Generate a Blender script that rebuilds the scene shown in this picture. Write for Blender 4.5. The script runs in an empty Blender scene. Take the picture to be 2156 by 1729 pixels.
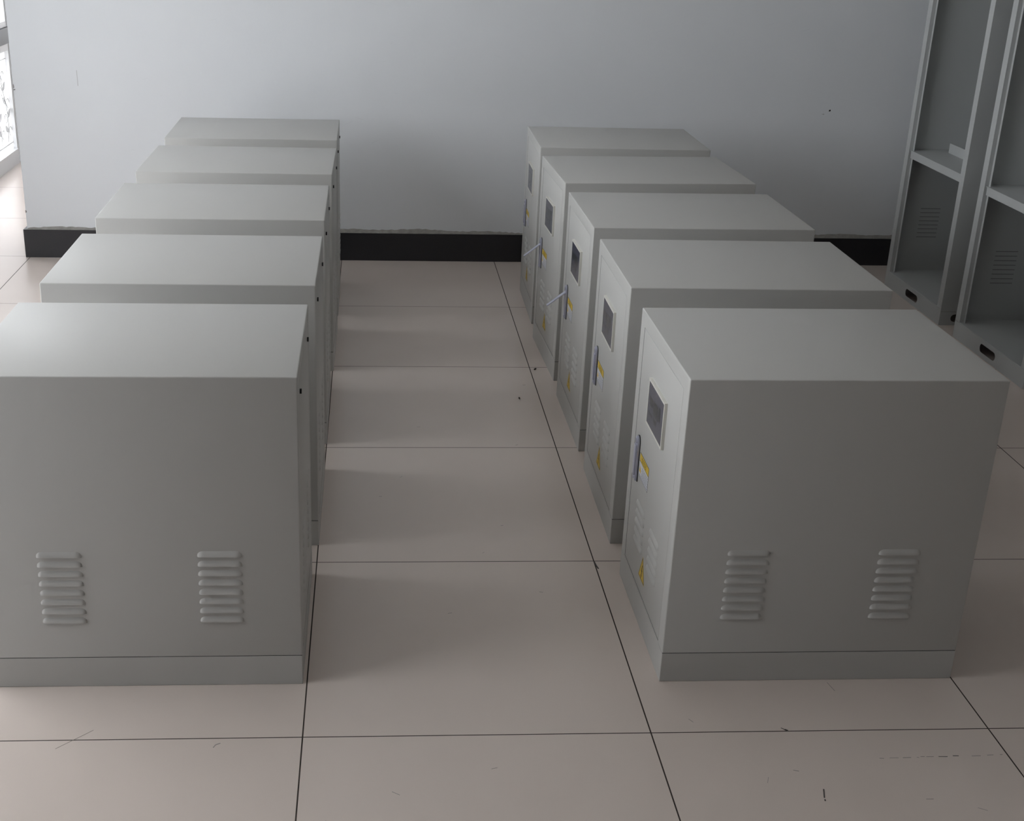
import bpy, bmesh, math, random
from mathutils import Vector, Matrix
random.seed(7)
S = bpy.context.scene
COL = S.collection

# ------------------------------------------------------------------ camera
CAM_P = (0.14936, -2.36272, 1.78504)
YAW, PITCH, ROLL = -0.0632, 0.3738, -0.0269
F_PX, CX, CY = 2632.87, 933.64, 814.32


def camera():
    cy, sy = math.cos(YAW), math.sin(YAW)
    cp, sp = math.cos(PITCH), math.sin(PITCH)
    cr, sr = math.cos(ROLL), math.sin(ROLL)
    fwd = Vector((-sy * cp, cy * cp, -sp))
    right = Vector((cy, sy, 0))
    down = fwd.cross(right)
    r = cr * right + sr * down
    d = -sr * right + cr * down
    m = Matrix((r, -d, -fwd)).transposed().to_4x4()
    m.translation = Vector(CAM_P)
    cd = bpy.data.cameras.new('camera')
    cd.sensor_fit = 'HORIZONTAL'
    cd.sensor_width = 36
    cd.lens = F_PX / 2156 * 36
    cd.shift_x = (1078 - CX) / 2156
    cd.shift_y = -(864.5 - CY) / 2156
    cd.clip_start = 0.02
    o = bpy.data.objects.new('camera', cd)
    o.matrix_world = m
    COL.objects.link(o)
    S.camera = o


camera()

# ------------------------------------------------------------------ daylight and exposure
SKY = (0.98, 0.99, 1.03)
w = bpy.data.worlds.new('overcast_sky')
S.world = w
w.use_nodes = True
bg = w.node_tree.nodes['Background']
bg.inputs[0].default_value = (*SKY, 1)
bg.inputs[1].default_value = 6.2
S.view_settings.view_transform = 'Standard'
S.view_settings.look = 'None'
S.view_settings.gamma = 1
S.view_settings.use_curve_mapping = False
S.view_settings.exposure = 0.0
S.cycles.max_bounces = 10
S.cycles.diffuse_bounces = 8
S.cycles.glossy_bounces = 4
S.cycles.transparent_max_bounces = 12
S.cycles.use_denoising = True
S.cycles.use_adaptive_sampling = False
S.cycles.use_guiding = True
S.cycles.sample_clamp_indirect = 6


# ------------------------------------------------------------------ materials
def mat(name, col, rough=0.5, metal=0.0, spec=0.5, var=0.0, vscale=8.0, bump=0.0, bscale=200.0):
    m = bpy.data.materials.new(name)
    m.use_nodes = True
    nt = m.node_tree
    b = nt.nodes['Principled BSDF']
    b.inputs['Base Color'].default_value = (*col, 1)
    b.inputs['Roughness'].default_value = rough
    b.inputs['Metallic'].default_value = metal
    b.inputs['Specular IOR Level'].default_value = spec
    tc = nt.nodes.new('ShaderNodeTexCoord')
    if var:
        n = nt.nodes.new('ShaderNodeTexNoise')
        n.inputs['Scale'].default_value = vscale
        n.inputs['Detail'].default_value = 4
        nt.links.new(tc.outputs['Object'], n.inputs['Vector'])
        mx = nt.nodes.new('ShaderNodeMix')
        mx.data_type = 'RGBA'
        mx.inputs['A'].default_value = (*[c * (1 - var) for c in col], 1)
        mx.inputs['B'].default_value = (*[min(1, c * (1 + var)) for c in col], 1)
        nt.links.new(n.outputs['Fac'], mx.inputs['Factor'])
        nt.links.new(mx.outputs['Result'], b.inputs['Base Color'])
    if bump:
        n2 = nt.nodes.new('ShaderNodeTexNoise')
        n2.inputs['Scale'].default_value = bscale
        n2.inputs['Detail'].default_value = 2
        nt.links.new(tc.outputs['Object'], n2.inputs['Vector'])
        bp = nt.nodes.new('ShaderNodeBump')
        bp.inputs['Strength'].default_value = bump
        bp.inputs['Distance'].default_value = 0.002
        nt.links.new(n2.outputs['Fac'], bp.inputs['Height'])
        nt.links.new(bp.outputs['Normal'], b.inputs['Normal'])
    return m


def floor_material():
    m = mat('polished_tile', (0.60, 0.555, 0.535), 0.16, spec=0.4)
    nt = m.node_tree
    N, L = nt.nodes, nt.links
    b = N['Principled BSDF']
    tc = N['Texture Coordinate']
    sep = N.new('ShaderNodeSeparateXYZ')
    L.new(tc.outputs['Object'], sep.inputs[0])

    def math_(op, a, bv):
        n = N.new('ShaderNodeMath')
        n.operation = op
        for i, v in enumerate((a, bv)):
            if v is None:
                continue
            if isinstance(v, (int, float)):
                n.inputs[i].default_value = v
            else:
                L.new(v, n.inputs[i])
        return n.outputs[0]

    def joint(axis, half):
        t = math_('DIVIDE', sep.outputs[axis], 0.8)
        t = math_('ADD', t, 0.5)
        t = math_('FRACT', t, None)
        t = math_('SUBTRACT', t, 0.5)
        t = math_('ABSOLUTE', t, None)
        t = math_('MULTIPLY', t, 0.8)
        return math_('LESS_THAN', t, half)

    j = math_('MAXIMUM', joint('X', 0.0017), joint('Y', 0.0015))
    n = N.new('ShaderNodeTexNoise')
    n.inputs['Scale'].default_value = 3.0
    n.inputs['Detail'].default_value = 6
    L.new(tc.outputs['Object'], n.inputs['Vector'])
    v = N.new('ShaderNodeTexNoise')          # fine speckle of the tile body
    v.inputs['Scale'].default_value = 420.0
    L.new(tc.outputs['Object'], v.inputs['Vector'])
    f = math_('ADD', math_('MULTIPLY', n.outputs['Fac'], 0.7), math_('MULTIPLY', v.outputs['Fac'], 0.3))
    mx = N.new('ShaderNodeMix')
    mx.data_type = 'RGBA'
    mx.inputs['A'].default_value = (0.605, 0.53, 0.482, 1)
    mx.inputs['B'].default_value = (0.69, 0.612, 0.562, 1)
    L.new(f, mx.inputs['Factor'])
    mj = N.new('ShaderNodeMix')
    mj.data_type = 'RGBA'
    mj.inputs['B'].default_value = (0.035, 0.025, 0.02, 1)
    L.new(mx.outputs['Result'], mj.inputs['A'])
    L.new(j, mj.inputs['Factor'])
    L.new(mj.outputs['Result'], b.inputs['Base Color'])
    r = N.new('ShaderNodeMix')
    r.data_type = 'FLOAT'
    r.inputs['A'].default_value = 0.2
    r.inputs['B'].default_value = 0.9
    L.new(j, r.inputs['Factor'])
    L.new(r.outputs['Result'], b.inputs['Roughness'])
    return m


def clear_glass():
    m = bpy.data.materials.new('clear_glass')
    m.use_nodes = True
    nt = m.node_tree
    nt.nodes.clear()
    o = nt.nodes.new('ShaderNodeOutputMaterial')
    t = nt.nodes.new('ShaderNodeBsdfTransparent')
    t.inputs[0].default_value = (0.95, 0.96, 0.957, 1)
    g = nt.nodes.new('ShaderNodeBsdfGlossy')
    g.inputs['Roughness'].default_value = 0.02
    mx = nt.nodes.new('ShaderNodeMixShader')
    mx.inputs[0].default_value = 0.06
    nt.links.new(t.outputs[0], mx.inputs[1])
    nt.links.new(g.outputs[0], mx.inputs[2])
    nt.links.new(mx.outputs[0], o.inputs[0])
    return m


def frosted_glass(name, trans, white):
    m = bpy.data.materials.new(name)
    m.use_nodes = True
    nt = m.node_tree
    nt.nodes.clear()
    o = nt.nodes.new('ShaderNodeOutputMaterial')
    t = nt.nodes.new('ShaderNodeBsdfTranslucent')
    t.inputs[0].default_value = (trans, trans, trans, 1)
    d = nt.nodes.new('ShaderNodeBsdfDiffuse')
    d.inputs[0].default_value = (white, white, white, 1)
    mx = nt.nodes.new('ShaderNodeMixShader')
    mx.inputs[0].default_value = 0.1
    nt.links.new(t.outputs[0], mx.inputs[1])
    nt.links.new(d.outputs[0], mx.inputs[2])
    nt.links.new(mx.outputs[0], o.inputs[0])
    return m


M = dict(
    paint=mat('light_grey_powder_coat', (0.478, 0.476, 0.461), 0.42, spec=0.4, bump=0.05, bscale=900),
    tall=mat('grey_powder_coat', (0.46, 0.475, 0.475), 0.42, spec=0.4, bump=0.05, bscale=900),
    black=mat('black_plastic', (0.012, 0.012, 0.012), 0.5),
    slot=mat('black_gap_shade', (0.02, 0.02, 0.02), 0.9),  # black standing in for shade inside louvres, door gaps and seams
    chrome=mat('brushed_steel', (0.47, 0.48, 0.58), 0.3, metal=0.3, var=0.1, vscale=60),
    bezel=mat('ivory_bezel', (0.66, 0.65, 0.60), 0.4),
    screen=mat('grey_display_glass', (0.085, 0.088, 0.115), 0.16, spec=0.6, var=0.25, vscale=24),
    screen_dark=mat('dark_display_field', (0.04, 0.046, 0.05), 0.16, spec=0.6, var=0.3, vscale=30),
    yellow=mat('yellow_sticker', (0.72, 0.50, 0.06), 0.5, var=0.06, vscale=40),
    ink=mat('black_print', (0.02, 0.018, 0.015), 0.6),
    greyink=mat('grey_print', (0.28, 0.30, 0.36), 0.6),
    white=mat('white_sticker', (0.66, 0.66, 0.70), 0.5),
    wall=mat('white_wall_paint', (0.75, 0.77, 0.795), 0.75, spec=0.25, var=0.02, vscale=3, bump=0.12, bscale=120),
    ceiling=mat('ceiling_paint', (0.82, 0.815, 0.80), 0.85, var=0.02),
    far=mat('grey_wall_paint', (0.36, 0.35, 0.335), 0.85, var=0.02),
    dim=mat('brown_grey_wall_paint', (0.30, 0.295, 0.285), 0.85, var=0.02),
    slot_shade=mat('painted_slot_shade', (0.25, 0.25, 0.25), 0.8),  # darker grey in place of shade in the tall cabinets' vent slots
    skirting=mat('black_granite', (0.021, 0.021, 0.025), 0.32, spec=0.45, var=0.5, vscale=300),
    cement=mat('rough_cement', (0.30, 0.29, 0.27), 0.9, var=0.35, vscale=40, bump=0.5, bscale=90),
    frame=mat('white_window_frame', (0.70, 0.71, 0.72), 0.45, var=0.02),
    sill=mat('grey_granite_sill', (0.055, 0.057, 0.063), 0.5, var=0.3, vscale=200),
    stain=mat('dark_floor_stain', (0.05, 0.045, 0.04), 0.7, var=0.3, vscale=60),
    faint=mat('faint_floor_scuff', (0.30, 0.275, 0.26), 0.5, var=0.2, vscale=90),
    scuff=mat('wall_scuff', (0.48, 0.48, 0.48), 0.8, var=0.1, vscale=60),
    dirt=mat('brown_crumb', (0.03, 0.022, 0.018), 0.8, var=0.4, vscale=400),
    earth=mat('outdoor_paving', (0.68, 0.67, 0.64), 0.9, var=0.1, vscale=2),
    floor=floor_material(),
    glass=clear_glass(),
    frost=frosted_glass('frosted_pane', 0.97, 0.9),
    etch=frosted_glass('etched_leaf_pattern', 0.5, 0.7),
)


# ------------------------------------------------------------------ mesh helpers
def add_box(bm, x0, x1, y0, y1, z0, z1, mi=0):
    vs = [bm.verts.new((x, y, z)) for z in (z0, z1) for y in (y0, y1) for x in (x0, x1)]
    fs = [(0, 2, 3, 1), (4, 5, 7, 6), (0, 1, 5, 4), (2, 6, 7, 3), (0, 4, 6, 2), (1, 3, 7, 5)]
    out = []
    for f in fs:
        q = bm.faces.new([vs[i] for i in f])
        q.material_index = mi
        out.append(q)
    return vs, out


def bevel_all(bm, off, seg=2):
    bmesh.ops.bevel(bm, geom=bm.edges[:], offset=off, segments=seg, profile=0.5, affect='EDGES', clamp_overlap=True)


def obj(name, bm, mats, parent=None, smooth=False, loc=None):
    bmesh.ops.recalc_face_normals(bm, faces=bm.faces[:])
    me = bpy.data.meshes.new(name)
    bm.to_mesh(me)
    bm.free()
    if not isinstance(mats, (list, tuple)):
        mats = [mats]
    for m in mats:
        me.materials.append(m)
    if smooth:
        for p in me.polygons:
            p.use_smooth = True
        me.set_sharp_from_angle(angle=math.radians(40))
    o = bpy.data.objects.new(name, me)
    COL.objects.link(o)
    if parent:
        o.parent = parent
    if loc:
        o.location = loc
    return o


def box(name, d, m, parent=None, bev=0.0, seg=2):
    bm = bmesh.new()
    add_box(bm, *d)
    if bev:
        bevel_all(bm, bev, seg)
    return obj(name, bm, m, parent, smooth=bool(bev))


def struct(o):
    o['kind'] = 'structure'
    return o


def thing(name, label, cat, loc, rz=0, group=None):
    o = bpy.data.objects.new(name, None)
    o.empty_display_size = 0.1
    COL.objects.link(o)
    o.location = loc
    o.rotation_euler = (0, 0, rz)
    tag(o, label, cat, group)
    return o


def tag(o, label, cat, group=None):
    o['label'] = label
    o['category'] = cat
    if group:
        o['group'] = group
    return o


def flat(bm, pts, t, n_axis, mi=0):
    """extrude a polygon (list of 3-D points) by t along axis n_axis"""
    off = Vector((0, 0, 0))
    off[n_axis] = t
    a = [bm.verts.new(p) for p in pts]
    b = [bm.verts.new(Vector(p) + off) for p in pts]
    fs = [bm.faces.new(a), bm.faces.new(b[::-1])]
    n = len(pts)
    for i in range(n):
        fs.append(bm.faces.new((a[i], b[i], b[(i + 1) % n], a[(i + 1) % n])))
    for f in fs:
        f.material_index = mi


def slot_loop(cx, cy, w, h, seg=8):
    r = min(h, w) / 2
    e = w / 2 - r
    out = []
    for i in range(seg + 1):
        a = -math.pi / 2 + math.pi * i / seg
        out.append((cx + e + r * math.cos(a), cy + r * math.sin(a)))
    for i in range(seg + 1):
        a = math.pi / 2 + math.pi * i / seg
        out.append((cx - e + r * math.cos(a), cy + r * math.sin(a)))
    return out


def pierced_plate(bm, w, h, holes, t, place):
    """plate w x h with holes cut through; place(u, v, d) gives the 3-D point"""
    b2 = bmesh.new()
    def loop(pts):
        vs = [b2.verts.new((p[0], p[1], 0)) for p in pts]
        return [b2.edges.new((vs[i], vs[(i + 1) % len(vs)])) for i in range(len(vs))]
    es = loop([(0, 0), (w, 0), (w, h), (0, h)])
    for hl in holes:
        es += loop(hl)
    bmesh.ops.triangle_fill(b2, use_beauty=True, use_dissolve=False, edges=es)
    r = bmesh.ops.extrude_face_region(b2, geom=b2.faces[:])
    for v in r['geom']:
        if isinstance(v, bmesh.types.BMVert):
            v.co.z = t
    mp = {v: bm.verts.new(place(*v.co)) for v in b2.verts}
    for f in b2.faces:
        bm.faces.new([mp[v] for v in f.verts])
    b2.free()


def louvre(bm, width, height, bulge, place, mi_shade=1):
    """pressed hood: flush at its top edge, standing out above a closed lower edge, painted black for its shade.
    place(u, v, d): u along the slot, v up, d out of the sheet"""
    nu, nv = 16, 5
    rows = []
    for j in range(nv + 1):
        t = j / nv                                  # 0 top, 1 lower lip
        row = []
        for i in range(nu + 1):
            u = i / nu
            # cluster samples near the ends
            u = 0.5 - 0.5 * math.cos(math.pi * u)
            e = min(u, 1 - u) * width / (height * 0.9)
            taper = math.sqrt(max(0.0, 1 - (1 - min(1, e)) ** 2))
            d = bulge * taper * math.sin(t * math.pi / 2)
            v = height * (1 - t)
            # the corners of the hood are rounded
            v = v * (0.25 + 0.75 * taper) if t < 1 else 0
            row.append(bm.verts.new(place(u * width, v, d)))
        rows.append(row)
    for j in range(nv):
        for i in range(nu):
            bm.faces.new((rows[j][i], rows[j][i + 1], rows[j + 1][i + 1], rows[j + 1][i]))
    base = [bm.verts.new(place((0.5 - 0.5 * math.cos(math.pi * i / nu)) * width, -0.0008, 0.0003)) for i in range(nu + 1)]
    for i in range(nu):
        f = bm.faces.new((rows[nv][i], rows[nv][i + 1], base[i + 1], base[i]))
        f.material_index = mi_shade  # black face: the shade under the hood is painted in


def vent(parent, n, pitch, width, place, height=0.0140, bulge=0.0054):
    bm = bmesh.new()
    for k in range(n):
        louvre(bm, width, height, bulge, lambda u, v, d, k=k: place(u, v + k * pitch, d))
    bmesh.ops.remove_doubles(bm, verts=bm.verts[:], dist=1e-6)
    return obj('louvre_vent', bm, [M['paint'], M['slot']], parent, smooth=True)


# ------------------------------------------------------------------ setting
WY = 4.0             # face of the back wall
WX0 = -1.605         # its free left end
LX = -2.272          # inner face of the window wall
RX, FY, BY, CZ = 5.2, -6.0, 8.6, 3.3


def make_floor():
    bm = bmesh.new()
    add_box(bm, LX - 0.25, RX + 0.2, FY - 0.2, BY + 0.2, -0.12, 0)
    h = 0.0004

    def stroke(pts, wd, mi):
        for (a, b) in zip(pts[:-1], pts[1:]):
            a, b = Vector((*a, 0)), Vector((*b, 0))
            n = (b - a).orthogonal()
            n = Vector((-(b - a).y, (b - a).x, 0)).normalized() * wd / 2
            flat(bm, [a - n, b - n, b + n, a + n], h, 2, mi)

    # short dark dash with a dot below it, like a dropped stroke of paint
    stroke([(1.137, -0.203), (1.129, -0.231)], 0.0028, 1)
    stroke([(1.1285, -0.236), (1.1275, -0.241)], 0.0032, 1)
    stroke([(1.109, 0.012), (1.116, 0.006)], 0.002, 1)
    stroke([(1.116, 0.006), (1.122, 0.001)], 0.005, 1)
    # broken row of scuffs
    x = 1.30
    while x < 1.59:
        l = random.uniform(0.004, 0.022)
        y = -0.101 + 0.005 * (x - 1.3) / 0.29 + random.uniform(-0.0015, 0.0015)
        if random.random() < 0.8:
            stroke([(x, y), (x + l, y + random.uniform(-0.001, 0.001))], random.uniform(0.0008, 0.0018), random.choice((1, 2, 2)))
        x += l + random.uniform(0.002, 0.022)
    stroke([(-0.197, -0.033), (-0.193, -0.023), (-0.183, -0.018)], 0.0022, 2)
    stroke([(-0.545, -0.03), (-0.475, 0.035)], 0.0007, 2)
    stroke([(1.090, -0.139), (1.102, -0.142)], 0.002, 2)
    stroke([(1.28, 0.19), (1.287, 0.155)], 0.0014, 2)
    stroke([(0.800, 0.800), (0.8025, 0.775), (0.806, 0.755)], 0.0042, 1)
    for (x, y, l, a) in ((0.36, 0.52, 0.012, 0.4), (0.62, 0.63, 0.01, -0.3), (0.55, 1.02, 0.008, 0.2), (0.25, 1.36, 0.012, 0.9),
                         (0.32, 1.78, 0.012, 0.1), (0.66, 1.62, 0.01, 0.5), (0.18, 1.22, 0.01, 0.2), (0.2, -0.19, 0.02, -0.6),
                         (0.42, -0.12, 0.014, 0.3), (1.45, -0.27, 0.02, -0.5), (1.35, -0.24, 0.016, 0.0), (1.02, -0.18, 0.02, 1.2),
                         (0.05, -0.29, 0.018, 0.8), (0.9, 0.05, 0.015, -1.0), (0.48, 0.85, 0.008, 0.7), (0.75, 2.2, 0.012, 0.2)):
        stroke([(x, y), (x + l * math.cos(a), y + l * math.sin(a))], 0.0012, 2)
    struct(obj('floor', bm, [M['floor'], M['stain'], M['faint']]))


make_floor()


def make_wall_back():
    bm = bmesh.new()
    add_box(bm, WX0, RX, WY, WY + 0.22, 0, CZ)
    # scratch, chips on the corner and a dark dot
    flat(bm, [(-1.2925, WY, 0.87), (-1.290, WY, 0.87), (-1.2915, WY, 0.945), (-1.294, WY, 0.945)], -0.0005, 1, 1)
    flat(bm, [(2.491, WY, 0.807), (2.501, WY, 0.809), (2.5, WY, 0.817), (2.492, WY, 0.815)], -0.0005, 1, 2)
    flat(bm, [(2.455, WY, 0.792), (2.47, WY, 0.79), (2.468, WY, 0.796)], -0.0005, 1, 1)
    for z0, z1, wd in ((0.852, 0.872, 0.004), (0.842, 0.849, 0.010), (0.228, 0.242, 0.006)):
        flat(bm, [(WX0 - 0.001, WY, z0), (WX0 + wd, WY, z0 + 0.004), (WX0 + wd * 0.6, WY, z1), (WX0 - 0.001, WY, z1)], -0.0008, 1, 4)
    for k in range(26):
        x = random.uniform(-1.3, 2.7)
        z = random.uniform(0.5, 1.4)
        l = random.uniform(0.01, 0.05)
        a = random.uniform(-0.4, 0.4)
        n = Vector((-math.sin(a), 0, math.cos(a))) * 0.0007
        p, q = Vector((x, WY, z)), Vector((x + l * math.cos(a), WY, z + l * math.sin(a)))
        flat(bm, [p - n, q - n, q + n, p + n], -0.0004, 1, 3)
    struct(obj('wall_back', bm, [M['wall'], M['scuff'], M['dirt'], mat('wall_hairline', (0.70, 0.715, 0.735), 0.8), mat('chipped_plaster', (0.22, 0.21, 0.2), 0.9)]))
    # black skirting with its return around the free end
    bm = bmesh.new()
    add_box(bm, WX0 - 0.016, RX, WY - 0.02, WY, 0, 0.146)
    add_box(bm, WX0 - 0.016, WX0, WY, WY + 0.22, 0, 0.146)
    struct(obj('baseboard_back', bm, M['skirting']))
    # ragged cement fillet left along the top of the skirting
    bm = bmesh.new()
    n = 420
    prev = None
    for i in range(n + 1):
        x = WX0 + 0.002 + (RX - WX0 - 0.004) * i / n
        s = 0.012 + 0.005 * math.sin(x * 5.1) + 0.0035 * math.sin(x * 17 + 1) + random.uniform(-0.0022, 0.0022)
        dpt = 0.0185 + random.uniform(-0.004, 0.001)
        cur = [bm.verts.new((x, WY - dpt, 0.1455)), bm.verts.new((x, WY - dpt * 0.9, 0.1475 + random.uniform(0, 0.002))),
               bm.verts.new((x, WY - 0.0045, 0.146 + s * 0.7)), bm.verts.new((x, WY + 0.001, 0.148 + s))]
        if prev:
            for a in range(3):
                bm.faces.new((prev[a], cur[a], cur[a + 1], prev[a + 1]))
        prev = cur
    o = obj('trim_1', bm, M['cement'])
    struct(o)


make_wall_back()


def make_shell():
    # window wall: piers, lintel and the openings between them
    WIN = ((-1.0, 2.45, 2.75), (2.8, 3.5, 2.75), (4.35, 6.41, 3.1))
    bm = bmesh.new()
    y = FY
    for a, b, zt in WIN:
        add_box(bm, LX - 0.24, LX, y, a, 0, CZ)
        add_box(bm, LX - 0.24, LX, a, b, zt, CZ)
        y = b
    add_box(bm, LX - 0.24, LX, y, BY, 0, CZ)
    struct(obj('wall_left', bm, M['wall']))
    box_r = struct(box('wall_right', (RX, RX + 0.2, FY, BY, 0, CZ), M['dim']))
    struct(box('wall_front', (LX, RX, FY - 0.2, FY, 0, CZ), M['wall']))
    bm = bmesh.new()
    add_box(bm, LX, LX + 0.5, BY, BY + 0.2, 0, CZ)
    add_box(bm, LX + 0.5, LX + 1.3, BY, BY + 0.2, 0, 0.12)  # unseen opening, added to throw more light on the floor beyond
    add_box(bm, LX + 0.5, LX + 1.3, BY, BY + 0.2, 2.4, CZ)
    add_box(bm, LX + 1.3, RX, BY, BY + 0.2, 0, CZ)
    struct(obj('wall_far', bm, M['wall']))
    struct(box('ceiling', (LX - 0.24, RX + 0.2, FY - 0.2, BY + 0.2, CZ, CZ + 0.15), M['ceiling']))
    g = struct(box('outdoor_ground', (LX - 14, RX, FY - 6, BY + 9, -0.5, -0.125), M['earth']))  # unseen paving outside, kept pale to bounce sky light indoors
    # slim grey base strip under the windows, as seen beyond the wall end
    for k, (a, b, zt) in enumerate(WIN):
        make_window(k + 1, a, b, zt)


def make_window(k, a, b, zt):
    x0, x1 = LX - 0.085, LX - 0.004
    bm = bmesh.new()
    fr = 0.05
    add_box(bm, x0, x1, a, a + fr, 0, zt)
    add_box(bm, x0, x1, b - fr * 0.5, b, 0, zt)
    add_box(bm, x0, x1 + 0.008, a + fr, b - fr * 0.5, 0, 0.098)          # bottom rail
    add_box(bm, x0, x1, a + fr, b - fr * 0.5, 0.752, 0.80)
    add_box(bm, x0, x1, a + fr, b - fr * 0.5, 0.905, 0.94)
    add_box(bm, x0, x1, a + fr, b - fr * 0.5, zt - 0.06, zt)
    m = (a + b) / 2
    add_box(bm, x0, x1, m - 0.025, m + 0.025, 0.94, zt - 0.06)
    add_box(bm, x0, x1, m - 0.03, m + 0.03, 0.098, 0.752)
    w_ = struct(obj('window_%d' % k, bm, M['frame']))
    # sill band in grey stone
    box('window_sill', (x0 + 0.005, LX + 0.012, a + 0.002, b - 0.002, 0.801, 0.904), M['sill'], w_, 0.003)
    bm = bmesh.new()
    for ya, yb in ((a + fr, m - 0.025), (m + 0.025, b - fr * 0.5)):
        add_box(bm, x0 + 0.03, x0 + 0.036, ya, yb, 0.94, zt - 0.06)
    obj('upper_pane', bm, M['glass'], w_)
    bm = bmesh.new()
    for z in (1.032, 1.9):
        add_box(bm, x0 + 0.024, x1 - 0.03, a + fr, b - fr * 0.5, z - 0.005, z + 0.005)
    obj('glazing_bar', bm, M['frame'], w_)
    bm = bmesh.new()
    for ya, yb in ((a + fr, m - 0.03), (m + 0.03, b - fr * 0.5)):
        add_box(bm, x1 - 0.03, x1 - 0.024, ya, yb, 0.098, 0.752)
    obj('frosted_pane', bm, M['frost'], w_)
    # leafy scroll pattern raised on the frosted pane
    bm = bmesh.new()
    xf = x1 - 0.0235

    def ribbon(pts, wd):
        for p, q in zip(pts[:-1], pts[1:]):
            d = Vector((0, q[0] - p[0], q[1] - p[1]))
            n = Vector((0, -d.z, d.y)).normalized() * wd / 2
            P, Q = Vector((xf, *p)), Vector((xf, *q))
            flat(bm, [P - n, Q - n, Q + n, P + n], 0.0025, 0)

    def leaf(cy, cz, ang, ln, wd):
        pts = []
        for i in range(11):
            t = i / 10
            pts.append((ln * t, wd * math.sin(math.pi * t)))
        for i in range(1, 10):
            t = 1 - i / 10
            pts.append((ln * t, -wd * math.sin(math.pi * t)))
        c, s = math.cos(ang), math.sin(ang)
        flat(bm, [Vector((xf, cy + c * u - s * v, cz + s * u + c * v)) for u, v in pts], 0.0025, 0)

    yy = b - 0.14
    kk = 0
    while yy > a + 0.15:
        stem = [(yy + 0.045 * math.sin(t * 5.2 + kk), 0.16 + 0.5 * t) for t in [i / 16 for i in range(17)]]
        ribbon(stem, 0.012)
        for i in range(2, 16, 3):
            sy_, sz_ = stem[i]
            sgn = 1 if (i // 3) % 2 else -1
            leaf(sy_, sz_, math.pi / 2 - sgn * 0.9, 0.085, 0.020)
            ribbon([(sy_ - sgn * (0.05 + 0.03 * math.cos(u)), sz_ + 0.03 * math.sin(u)) for u in [j * 0.5 for j in range(10)]], 0.007)
        yy -= 0.19
        kk += 1
    ribbon([(a + fr, 0.142), (m - 0.03, 0.142)], 0.008)
    ribbon([(m + 0.03, 0.142), (b - fr * 0.5, 0.142)], 0.008)
    ribbon([(m + 0.03, 0.700), (b - fr * 0.5, 0.700)], 0.006)
    obj('leaf_pattern', bm, M['etch'], w_)


make_shell()

# ------------------------------------------------------------------ low control cabinets
CW, CD, CH, PH = 0.7353, 0.5265, 0.7957, 0.080     # width, depth, height, plinth height


def open_face(bm, axis_sign, rect, depth, side_mi=0):
    """sink a rectangular opening (y0,y1,z0,z1) into the face whose normal is +-X"""
    f = max((f for f in bm.faces if f.normal.x * axis_sign > 0.99), key=lambda f: f.calc_area())
    r = bmesh.ops.inset_individual(bm, faces=[f], thickness=0.01, depth=0)
    c = f.calc_center_median()
    y0, y1, z0, z1 = rect
    for v in f.verts:
        v.co.y = y1 if v.co.y > c.y else y0
        v.co.z = z1 if v.co.z > c.z else z0
    e = bmesh.ops.extrude_discrete_faces(bm, faces=[f])
    for ed in e['faces'][0].edges:
        for lf in ed.link_faces:
            lf.material_index = side_mi
    for v in e['faces'][0].verts:
        v.co.x -= axis_sign * depth
    return e['faces'][0]


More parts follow.
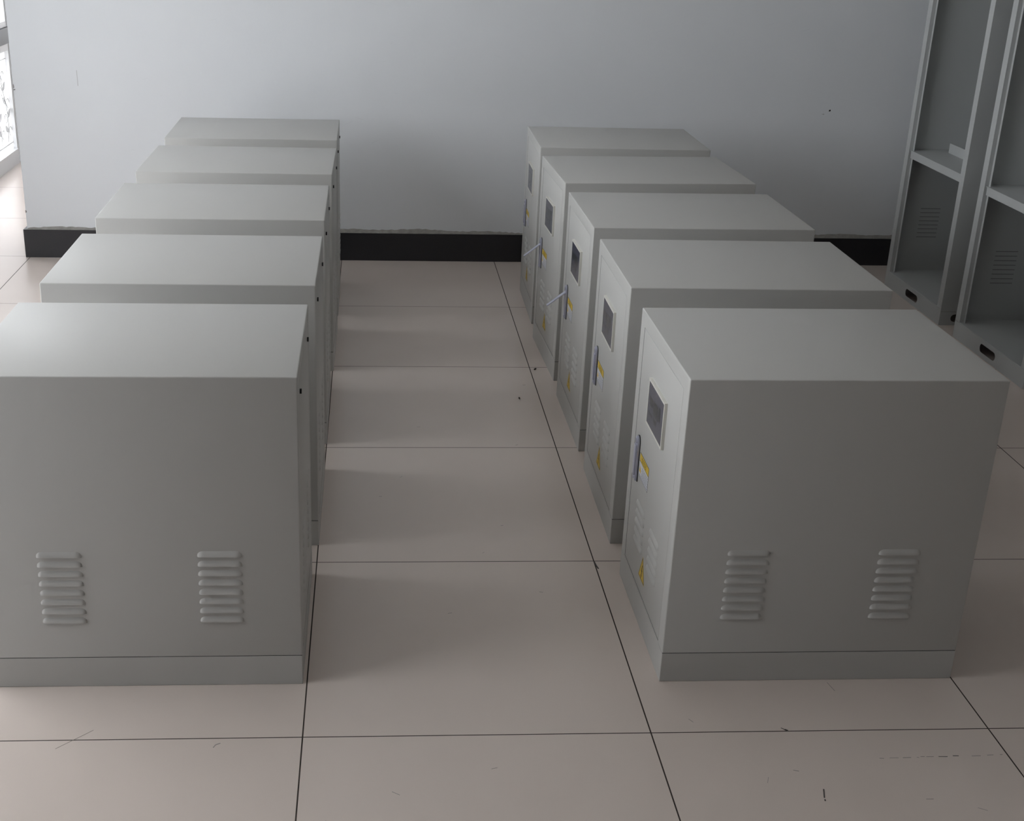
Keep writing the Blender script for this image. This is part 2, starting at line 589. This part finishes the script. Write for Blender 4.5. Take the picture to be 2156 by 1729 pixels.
def make_cabinet(label, loc, rz):
    t = thing('control_cabinet', label, 'cabinet', loc, rz, None)
    # --- shell
    bm = bmesh.new()
    add_box(bm, 0, CW, 0, CD, PH + 0.0022, CH)
    bmesh.ops.recalc_face_normals(bm, faces=bm.faces[:])
    es = [e for e in bm.edges if max(v.co.z for v in e.verts) > PH + 0.01]
    bmesh.ops.bevel(bm, geom=es, offset=0.003, segments=3, profile=0.5, affect='EDGES', clamp_overlap=True)
    bmesh.ops.recalc_face_normals(bm, faces=bm.faces[:])
    DR = (0.047, 0.4795, 0.0865, 0.756)
    RR = (0.030, 0.4965, 0.0865, 0.766)
    open_face(bm, -1, DR, 0.018, 1)  # gap sides black: shade around the door painted in
    open_face(bm, 1, RR, 0.012, 1)  # same painted gap shade around the rear panel
    for f in bm.faces:
        if f.normal.z < -0.9 and f.calc_center_median().z < PH + 0.01:
            f.material_index = 1  # underside black, painted shade of the plinth seam
    body = obj('body', bm, [M['paint'], M['slot']], t, smooth=True)
    # --- plinth: a little clearance under its rear corner
    bm = bmesh.new()
    vs, _ = add_box(bm, 0.0, CW, 0, CD, 0, PH)
    bevel_all(bm, 0.0012, 1)
    bmesh.ops.recalc_face_normals(bm, faces=bm.faces[:])
    for f in bm.faces:
        if f.normal.z > 0.9:
            f.material_index = 1  # top face black too, lower half of the painted seam shade
    for v in bm.verts:
        if v.co.z < 0.01 and v.co.x > CW - 0.01 and v.co.y > CD - 0.01:
            v.co.z += 0.004
    obj('plinth', bm, [M['paint'], M['slot']], t)
    # --- side vents on the face turned to the camera
    for x0 in (0.1325, 0.498):
        vent(t, 8, 0.0248, 0.102, lambda u, v, d, x0=x0: (x0 + u, -d, 0.178 + v))
    # --- door and what is mounted on it
    bm = bmesh.new()
    g = 0.0021
    add_box(bm, 0.0, 0.0165, DR[0] + g, DR[1] - g, DR[2] + 0.0009, DR[3] - 0.0009)
    bevel_all(bm, 0.001, 2)
    door = obj('door', bm, M['paint'], t, smooth=True)
    for y0 in (0.13, 0.295):
        vent(door, 5, 0.026, 0.10, lambda u, v, d, y0=y0: (-d, y0 + u, 0.190 + v), height=0.013, bulge=0.0038)
    # touch display
    y0, y1, z0, z1, p, rim = 0.174, 0.349, 0.545, 0.667, 0.0075, 0.0055
    bm = bmesh.new()
    add_box(bm, -p, 0.0, y0, y1, z0, z1)
    bmesh.ops.recalc_face_normals(bm, faces=bm.faces[:])
    open_face(bm, -1, (y0 + rim, y1 - rim, z0 + rim, z1 - rim), 0.0012)
    obj('display_bezel', bm, M['bezel'], door)
    bm = bmesh.new()
    add_box(bm, -p + 0.0006, -p + 0.0013, y0 + rim, y1 - rim, z0 + rim, z1 - rim, 0)
    yc, zc = (y0 + y1) / 2, (z0 + z1) / 2
    for (ya, yb, za, zb) in ((-0.028, 0.02, -0.012, 0.026), (-0.052, -0.034, -0.006, 0.03), (0.026, 0.066, 0.0, 0.022),
                             (-0.02, 0.012, -0.03, -0.016), (0.03, 0.07, -0.028, -0.02)):
        add_box(bm, -p + 0.0004, -p + 0.0006, yc + ya, yc + yb, zc + za, zc + zb, 1)
    obj('display_screen', bm, [M['screen'], M['screen_dark']], door)
    # flush lift handle: rounded plate in a black gasket, lever lying in it
    def pill(bm, y0, y1, z0, z1, x0, x1, mi=0):
        r = (y1 - y0) / 2
        pts = [(x0, y0, z0), (x0, y1, z0)]
        for i in range(13):
            a = math.pi * i / 12
            pts.append((x0, (y0 + y1) / 2 + r * math.cos(a), z1 - r + r * math.sin(a)))
        flat(bm, pts, x1 - x0, 0, mi)
    bm = bmesh.new()
    pill(bm, 0.4105, 0.4435, 0.346, 0.474, 0.0, -0.0022)
    obj('handle_gasket', bm, M['black'], door)
    bm = bmesh.new()
    pill(bm, 0.4118, 0.4422, 0.348, 0.4725, -0.0022, -0.0078)
    bmesh.ops.bevel(bm, geom=[e for e in bm.edges if all(v.co.x < -0.0075 for v in e.verts)], offset=0.0015, segments=2, affect='EDGES')
    # lock cylinder above the lever, screw below
    for zc_, r_ in ((0.4595, 0.0075), (0.3535, 0.0035)):
        flat(bm, [(-0.0077, 0.427 + r_ * math.cos(a), zc_ + r_ * math.sin(a)) for a in [i * math.tau / 14 for i in range(14)]], -0.0018, 0, 0)
    flat(bm, [(-0.0095, 0.4263, 0.4545), (-0.0095, 0.4277, 0.4545), (-0.0095, 0.4277, 0.4645), (-0.0095, 0.4263, 0.4645)], -0.0002, 0, 1)
    obj('handle_plate', bm, [M['chrome'], M['ink']], door, smooth=True)
    bm = bmesh.new()                                    # lever hinged at its upper end
    add_box(bm, -0.0035, 0.0, -0.0095, 0.0095, -0.082, 0.004)
    bevel_all(bm, 0.0015, 2)
    lever = obj('handle_lever', bm, M['chrome'], door, smooth=True, loc=(-0.0077, 0.427, 0.444))
    # sticker: yellow headline over a white field with rows of small print, ruled in black
    bm = bmesh.new()
    ly0, ly1, lz0, lz1 = 0.296, 0.402, 0.3695, 0.4365
    def rect(ya, yb, za, zb, mi, lift):
        flat(bm, [(0, ya, za), (0, yb, za), (0, yb, zb), (0, ya, zb)], -lift, 0, mi)
    rect(ly0, ly1, lz0, lz1, 1, 0.0003)
    rect(ly0 + 0.0014, ly1 - 0.0014, lz0 + 0.0014, 0.4125, 0, 0.0005)
    rect(ly0 + 0.0014, ly1 - 0.0014, 0.4145, lz1 - 0.0014, 2, 0.0005)
    for i in range(5):                                   # headline strokes
        yc_ = 0.326 + i * 0.011
        rect(yc_, yc_ + 0.0066, 0.4185 + 0.001 * (i % 2), 0.4205 + 0.001 * (i % 2), 1, 0.0007)
        rect(yc_ + 0.0024, yc_ + 0.0042, 0.4185, 0.4315, 1, 0.0007)
        rect(yc_ + 0.0004, yc_ + 0.0062, 0.4275, 0.4293, 1, 0.0007)
    for i in range(5):
        z = 0.4055 - i * 0.0072
        yb = ly1 - 0.030 if i < 4 else ly1 - 0.004
        y = ly0 + 0.005
        while y < yb - 0.004:
            l = random.uniform(0.006, 0.016)
            rect(y, min(y + l, yb), z - 0.0026, z, 3, 0.0007)
            y += l + 0.0022
    flat(bm, [(0, 0.378, 0.385), (0, 0.398, 0.385), (0, 0.388, 0.403)], -0.0007, 0, 2)
    obj('caution_sticker', bm, [M['white'], M['ink'], M['yellow'], M['greyink']], door)
    # electrical hazard triangle with a lightning bolt
    bm = bmesh.new()
    def tri(s, mi, lift):
        c = Vector((0.272, 0.1495))
        P = [Vector((0.2385, 0.1275)), Vector((0.3055, 0.1275)), Vector((0.272, 0.1945))]
        flat(bm, [(0, *(c + (q - c) * s)) for q in P], -lift, 0, mi)
    tri(1.04, 0, 0.0003)
    tri(0.97, 1, 0.0005)
    tri(0.84, 0, 0.0007)
    bolt = [(0.003, 0.022), (-0.006, 0.001), (-0.001, 0.001), (-0.0035, -0.010), (-0.006, -0.009), (-0.001, -0.019), (0.003, -0.0085),
            (0.0005, -0.009), (0.006, 0.006), (0.001, 0.006), (0.006, 0.022)]
    flat(bm, [(0, 0.272 - u, 0.1505 + v) for u, v in bolt], -0.0009, 0, 1)
    obj('hazard_triangle', bm, [M['yellow'], M['ink']], door)
    for nm, lb in (('display_screen', 'dark grey display glass'), ('display_bezel', 'ivory frame of the display'), ('handle_gasket', 'black rubber gasket'),
                   ('handle_plate', 'silver handle plate with rounded top'), ('handle_lever', 'silver handle lever'),
                   ('caution_sticker', 'white sticker with a yellow headline'), ('hazard_triangle', 'yellow triangle with a black lightning bolt')):
        for c in door.children:
            if c.name.split('.')[0] == nm:
                c['label'] = lb
    # --- rear panel
    bm = bmesh.new()
    add_box(bm, CW - 0.0105, CW, RR[0] + g, RR[1] - g, RR[2] + g, RR[3] - g)
    bevel_all(bm, 0.001, 2)
    rear = obj('rear_panel', bm, M['paint'], t, smooth=True)
    for y0 in (0.10, 0.325):
        vent(rear, 8, 0.0248, 0.10, lambda u, v, d, y0=y0: (CW + d, y0 + u, 0.196 + v), bulge=0.004)
    for yk in (0.084, 0.440):
        bm = bmesh.new()
        flat(bm, [(CW, yk + 0.006 * math.cos(a), 0.730 + 0.006 * math.sin(a)) for a in [i * math.tau / 12 for i in range(12)]], 0.0045, 0)
        obj('panel_lock', bm, M['black'], rear)['label'] = 'small black lock'
    return t


def copy_tree(o, parent=None):
    c = o.copy()
    COL.objects.link(c)
    if parent:
        c.parent = parent
    for ch in list(o.children):
        copy_tree(ch, c)
    return c


def find(o, nm):
    for c in o.children:
        if c.name.split('.')[0] == nm:
            return c
        r = find(c, nm)
        if r:
            return r


T = 0.8
R_ROW = [  # x, y of the near left corner (in tiles), turn, label, lever opened
    (1.0780, 0.2520, 0.0014, 'low grey control cabinet nearest the camera in the right row, door side fully visible', 0),
    (1.0816, 1.1294, -0.0079, 'low grey control cabinet second from the front of the right row, handle closed', 0),
    (1.0915, 1.9614, 0.0073, 'middle low grey control cabinet of the right row, its door lever sticking out', 1),
    (1.0981, 2.8071, 0.0383, 'grey control cabinet second from the wall in right row, slightly skewed, lever out', 1),
    (1.0935, 3.6936, -0.0104, 'low grey control cabinet hindmost in the right row, against the white wall', 0),
]
L_ROW = [  # x, y of the near right corner (in tiles)
    (-0.0117, 0.2580, 0.0016, 'low grey control cabinet nearest the camera in the left row, cut off at left'),
    (0.0019, 1.1252, -0.0008, 'low grey control cabinet directly behind the frontmost one in the left row'),
    (0.0016, 2.0349, 0.0041, 'middle low grey control cabinet of the left row'),
    (0.0051, 2.9313, -0.0058, 'low grey control cabinet second from the wall in the left row'),
    (0.0064, 3.8146, 0.0045, 'low grey control cabinet hindmost in the left row, nearest the white wall'),
]
proto = None
for (x, y, th, lab, op) in R_ROW:
    if proto is None:
        c = proto = make_cabinet(lab, (x * T, y * T, 0), th)
    else:
        c = copy_tree(proto)
        c.location = (x * T, y * T, 0)
        c.rotation_euler = (0, 0, th)
        c['label'] = lab
    c['group'] = 'low control cabinets in two rows'
for (x, y, th, lab) in L_ROW:
    c = copy_tree(proto)
    px, py = x * T, y * T
    c.location = (px - CW * math.cos(th), py - CW * math.sin(th), 0)
    c.rotation_euler = (0, 0, th)
    c['label'] = lab
    c['group'] = 'low control cabinets in two rows'
for o in list(COL.objects):
    if o.parent is None and o.get('label') and ('sticking out' in o['label'] or 'lever out' in o['label']):
        lv = find(o, 'handle_lever')
        lv.rotation_euler = (0, math.radians(52), 0)

# ------------------------------------------------------------------ tall open cabinets on the right
TX, TH, TD = 2.765, 2.15, 0.60


def make_tall(label, y0, y1):
    W = y1 - y0
    t = thing('open_cabinet', label, 'cabinet', (TX, y0, 0), 0, 'tall open steel cabinets')
    J, RET, LIP = 0.042, 0.018, 0.016
    m = M['tall']
    th = 0.002
    # front frame: jambs with a return and an inner lip, and a head rail
    bm = bmesh.new()
    for s in (0, 1):
        a, b = (0, J) if s == 0 else (W - J, W)
        add_box(bm, 0, th, a, b, 0.078, TH)
        r0 = J - th if s == 0 else W - J
        add_box(bm, th, RET, r0, r0 + th, 0.078, TH - J)
        l0 = J - th if s == 0 else W - J - LIP + th
        add_box(bm, RET, RET + th, l0, l0 + LIP, 0.078, TH - J)
    add_box(bm, 0, th, J, W - J, TH - J, TH)
    obj('front_frame', bm, m, t)
    # bottom rail with an oblong hole
    bm = bmesh.new()
    pierced_plate(bm, W, 0.0765, [slot_loop(W / 2, 0.040, 0.142, 0.036)], th, lambda u, v, d: (d, u, v))
    obj('bottom_rail', bm, m, t)
    # base skirts on the two sides, each with a hole
    for s in (0, 1):
        bm = bmesh.new()
        yy = 0 if s == 0 else W - th
        pierced_plate(bm, TD - th, 0.0645, [slot_loop(0.12, 0.0345, 0.14, 0.036), slot_loop(0.44, 0.0345, 0.14, 0.036)], th,
                      lambda u, v, d, yy=yy: (th + u, yy + d, v))
        obj('side_skirt', bm, m, t)
    for s in (0, 1):
        yy = 0 if s == 0 else W - th
        bm = bmesh.new()
        holes = []
        add_box(bm, th, TD, yy, yy + th, 0.066, TH)
        side = obj('side_panel', bm, m, t)
        for x0 in (0.125, 0.385):
            bm = bmesh.new()
            for k in range(8):
                # thin raised strips, darker grey painted for the shade in vent slots
                sy = (yy + th + 0.0003) if s == 0 else (yy - 0.0003)
                add_box(bm, x0, x0 + 0.10, min(sy, sy + (0.0006 if s == 0 else -0.0006)), max(sy, sy + (0.0006 if s == 0 else -0.0006)),
                        0.248 + k * 0.0206, 0.252 + k * 0.0206)
            obj('vent_slots', bm, M['slot_shade'], side)
    bm = bmesh.new()
    add_box(bm, TD - th, TD, th, W - th, 0.0, TH)
    obj('back_panel', bm, m, t)
    bm = bmesh.new()
    add_box(bm, th, TD - th, th, W - th, 0.0765, 0.0785)
    obj('bottom_plate', bm, m, t)
    bm = bmesh.new()
    add_box(bm, th, TD - th, th, W - th, TH - th, TH)
    obj('top_plate', bm, m, t)
    # shelf with a folded front edge and an upright bracket
    bm = bmesh.new()
    add_box(bm, 0.004, 0.0065, J * 0.5, W - J - 0.016, 0.656, 0.692)
    add_box(bm, 0.0065, TD - 0.10, 0.004, W - 0.004, 0.688, 0.690)
    sh = obj('shelf', bm, m, t)
    bm = bmesh.new()
    pierced_plate(bm, 0.30, 0.046, [slot_loop(0.19, 0.027, 0.012, 0.0115)], th, lambda u, v, d: (0.175 + d, W - 0.09 - u, 0.690 + v))
    add_box(bm, 0.177, 0.197, W - 0.39, W - 0.09, 0.690, 0.692)
    obj('shelf_bracket', bm, m, sh)
    return t


make_tall('tall open grey steel cabinet standing closest to the back wall, shelf halfway', 2.978, 3.632)
make_tall('tall open grey steel cabinet cut off by the right picture edge', 2.176, 2.826)


# ------------------------------------------------------------------ crumbs on the floor
def crumb(label, x, y, sx, sy, sz, rz):
    bm = bmesh.new()
    bmesh.ops.create_icosphere(bm, subdivisions=2, radius=1)
    for v in bm.verts:
        k = 1 + random.uniform(-0.22, 0.22)
        v.co = Vector((v.co.x * sx * k, v.co.y * sy * k, (v.co.z * k + 0.75) * sz))
    zmin = min(v.co.z for v in bm.verts)
    for v in bm.verts:
        v.co.z -= zmin
    o = obj('dirt_crumb', bm, M['dirt'], smooth=False, loc=(x, y, 0))
    o.rotation_euler = (0, 0, rz)
    tag(o, label, 'crumb', 'dark crumbs on the floor')


crumb('small dark crumb lying alone on the pale tile in mid aisle', 0.721, 2.052, 0.0032, 0.0062, 0.004, 0.1)
crumb('small dark crumb beside the tile joint crossing near the right row', 0.821, 2.372, 0.0034, 0.0085, 0.003, -0.7)
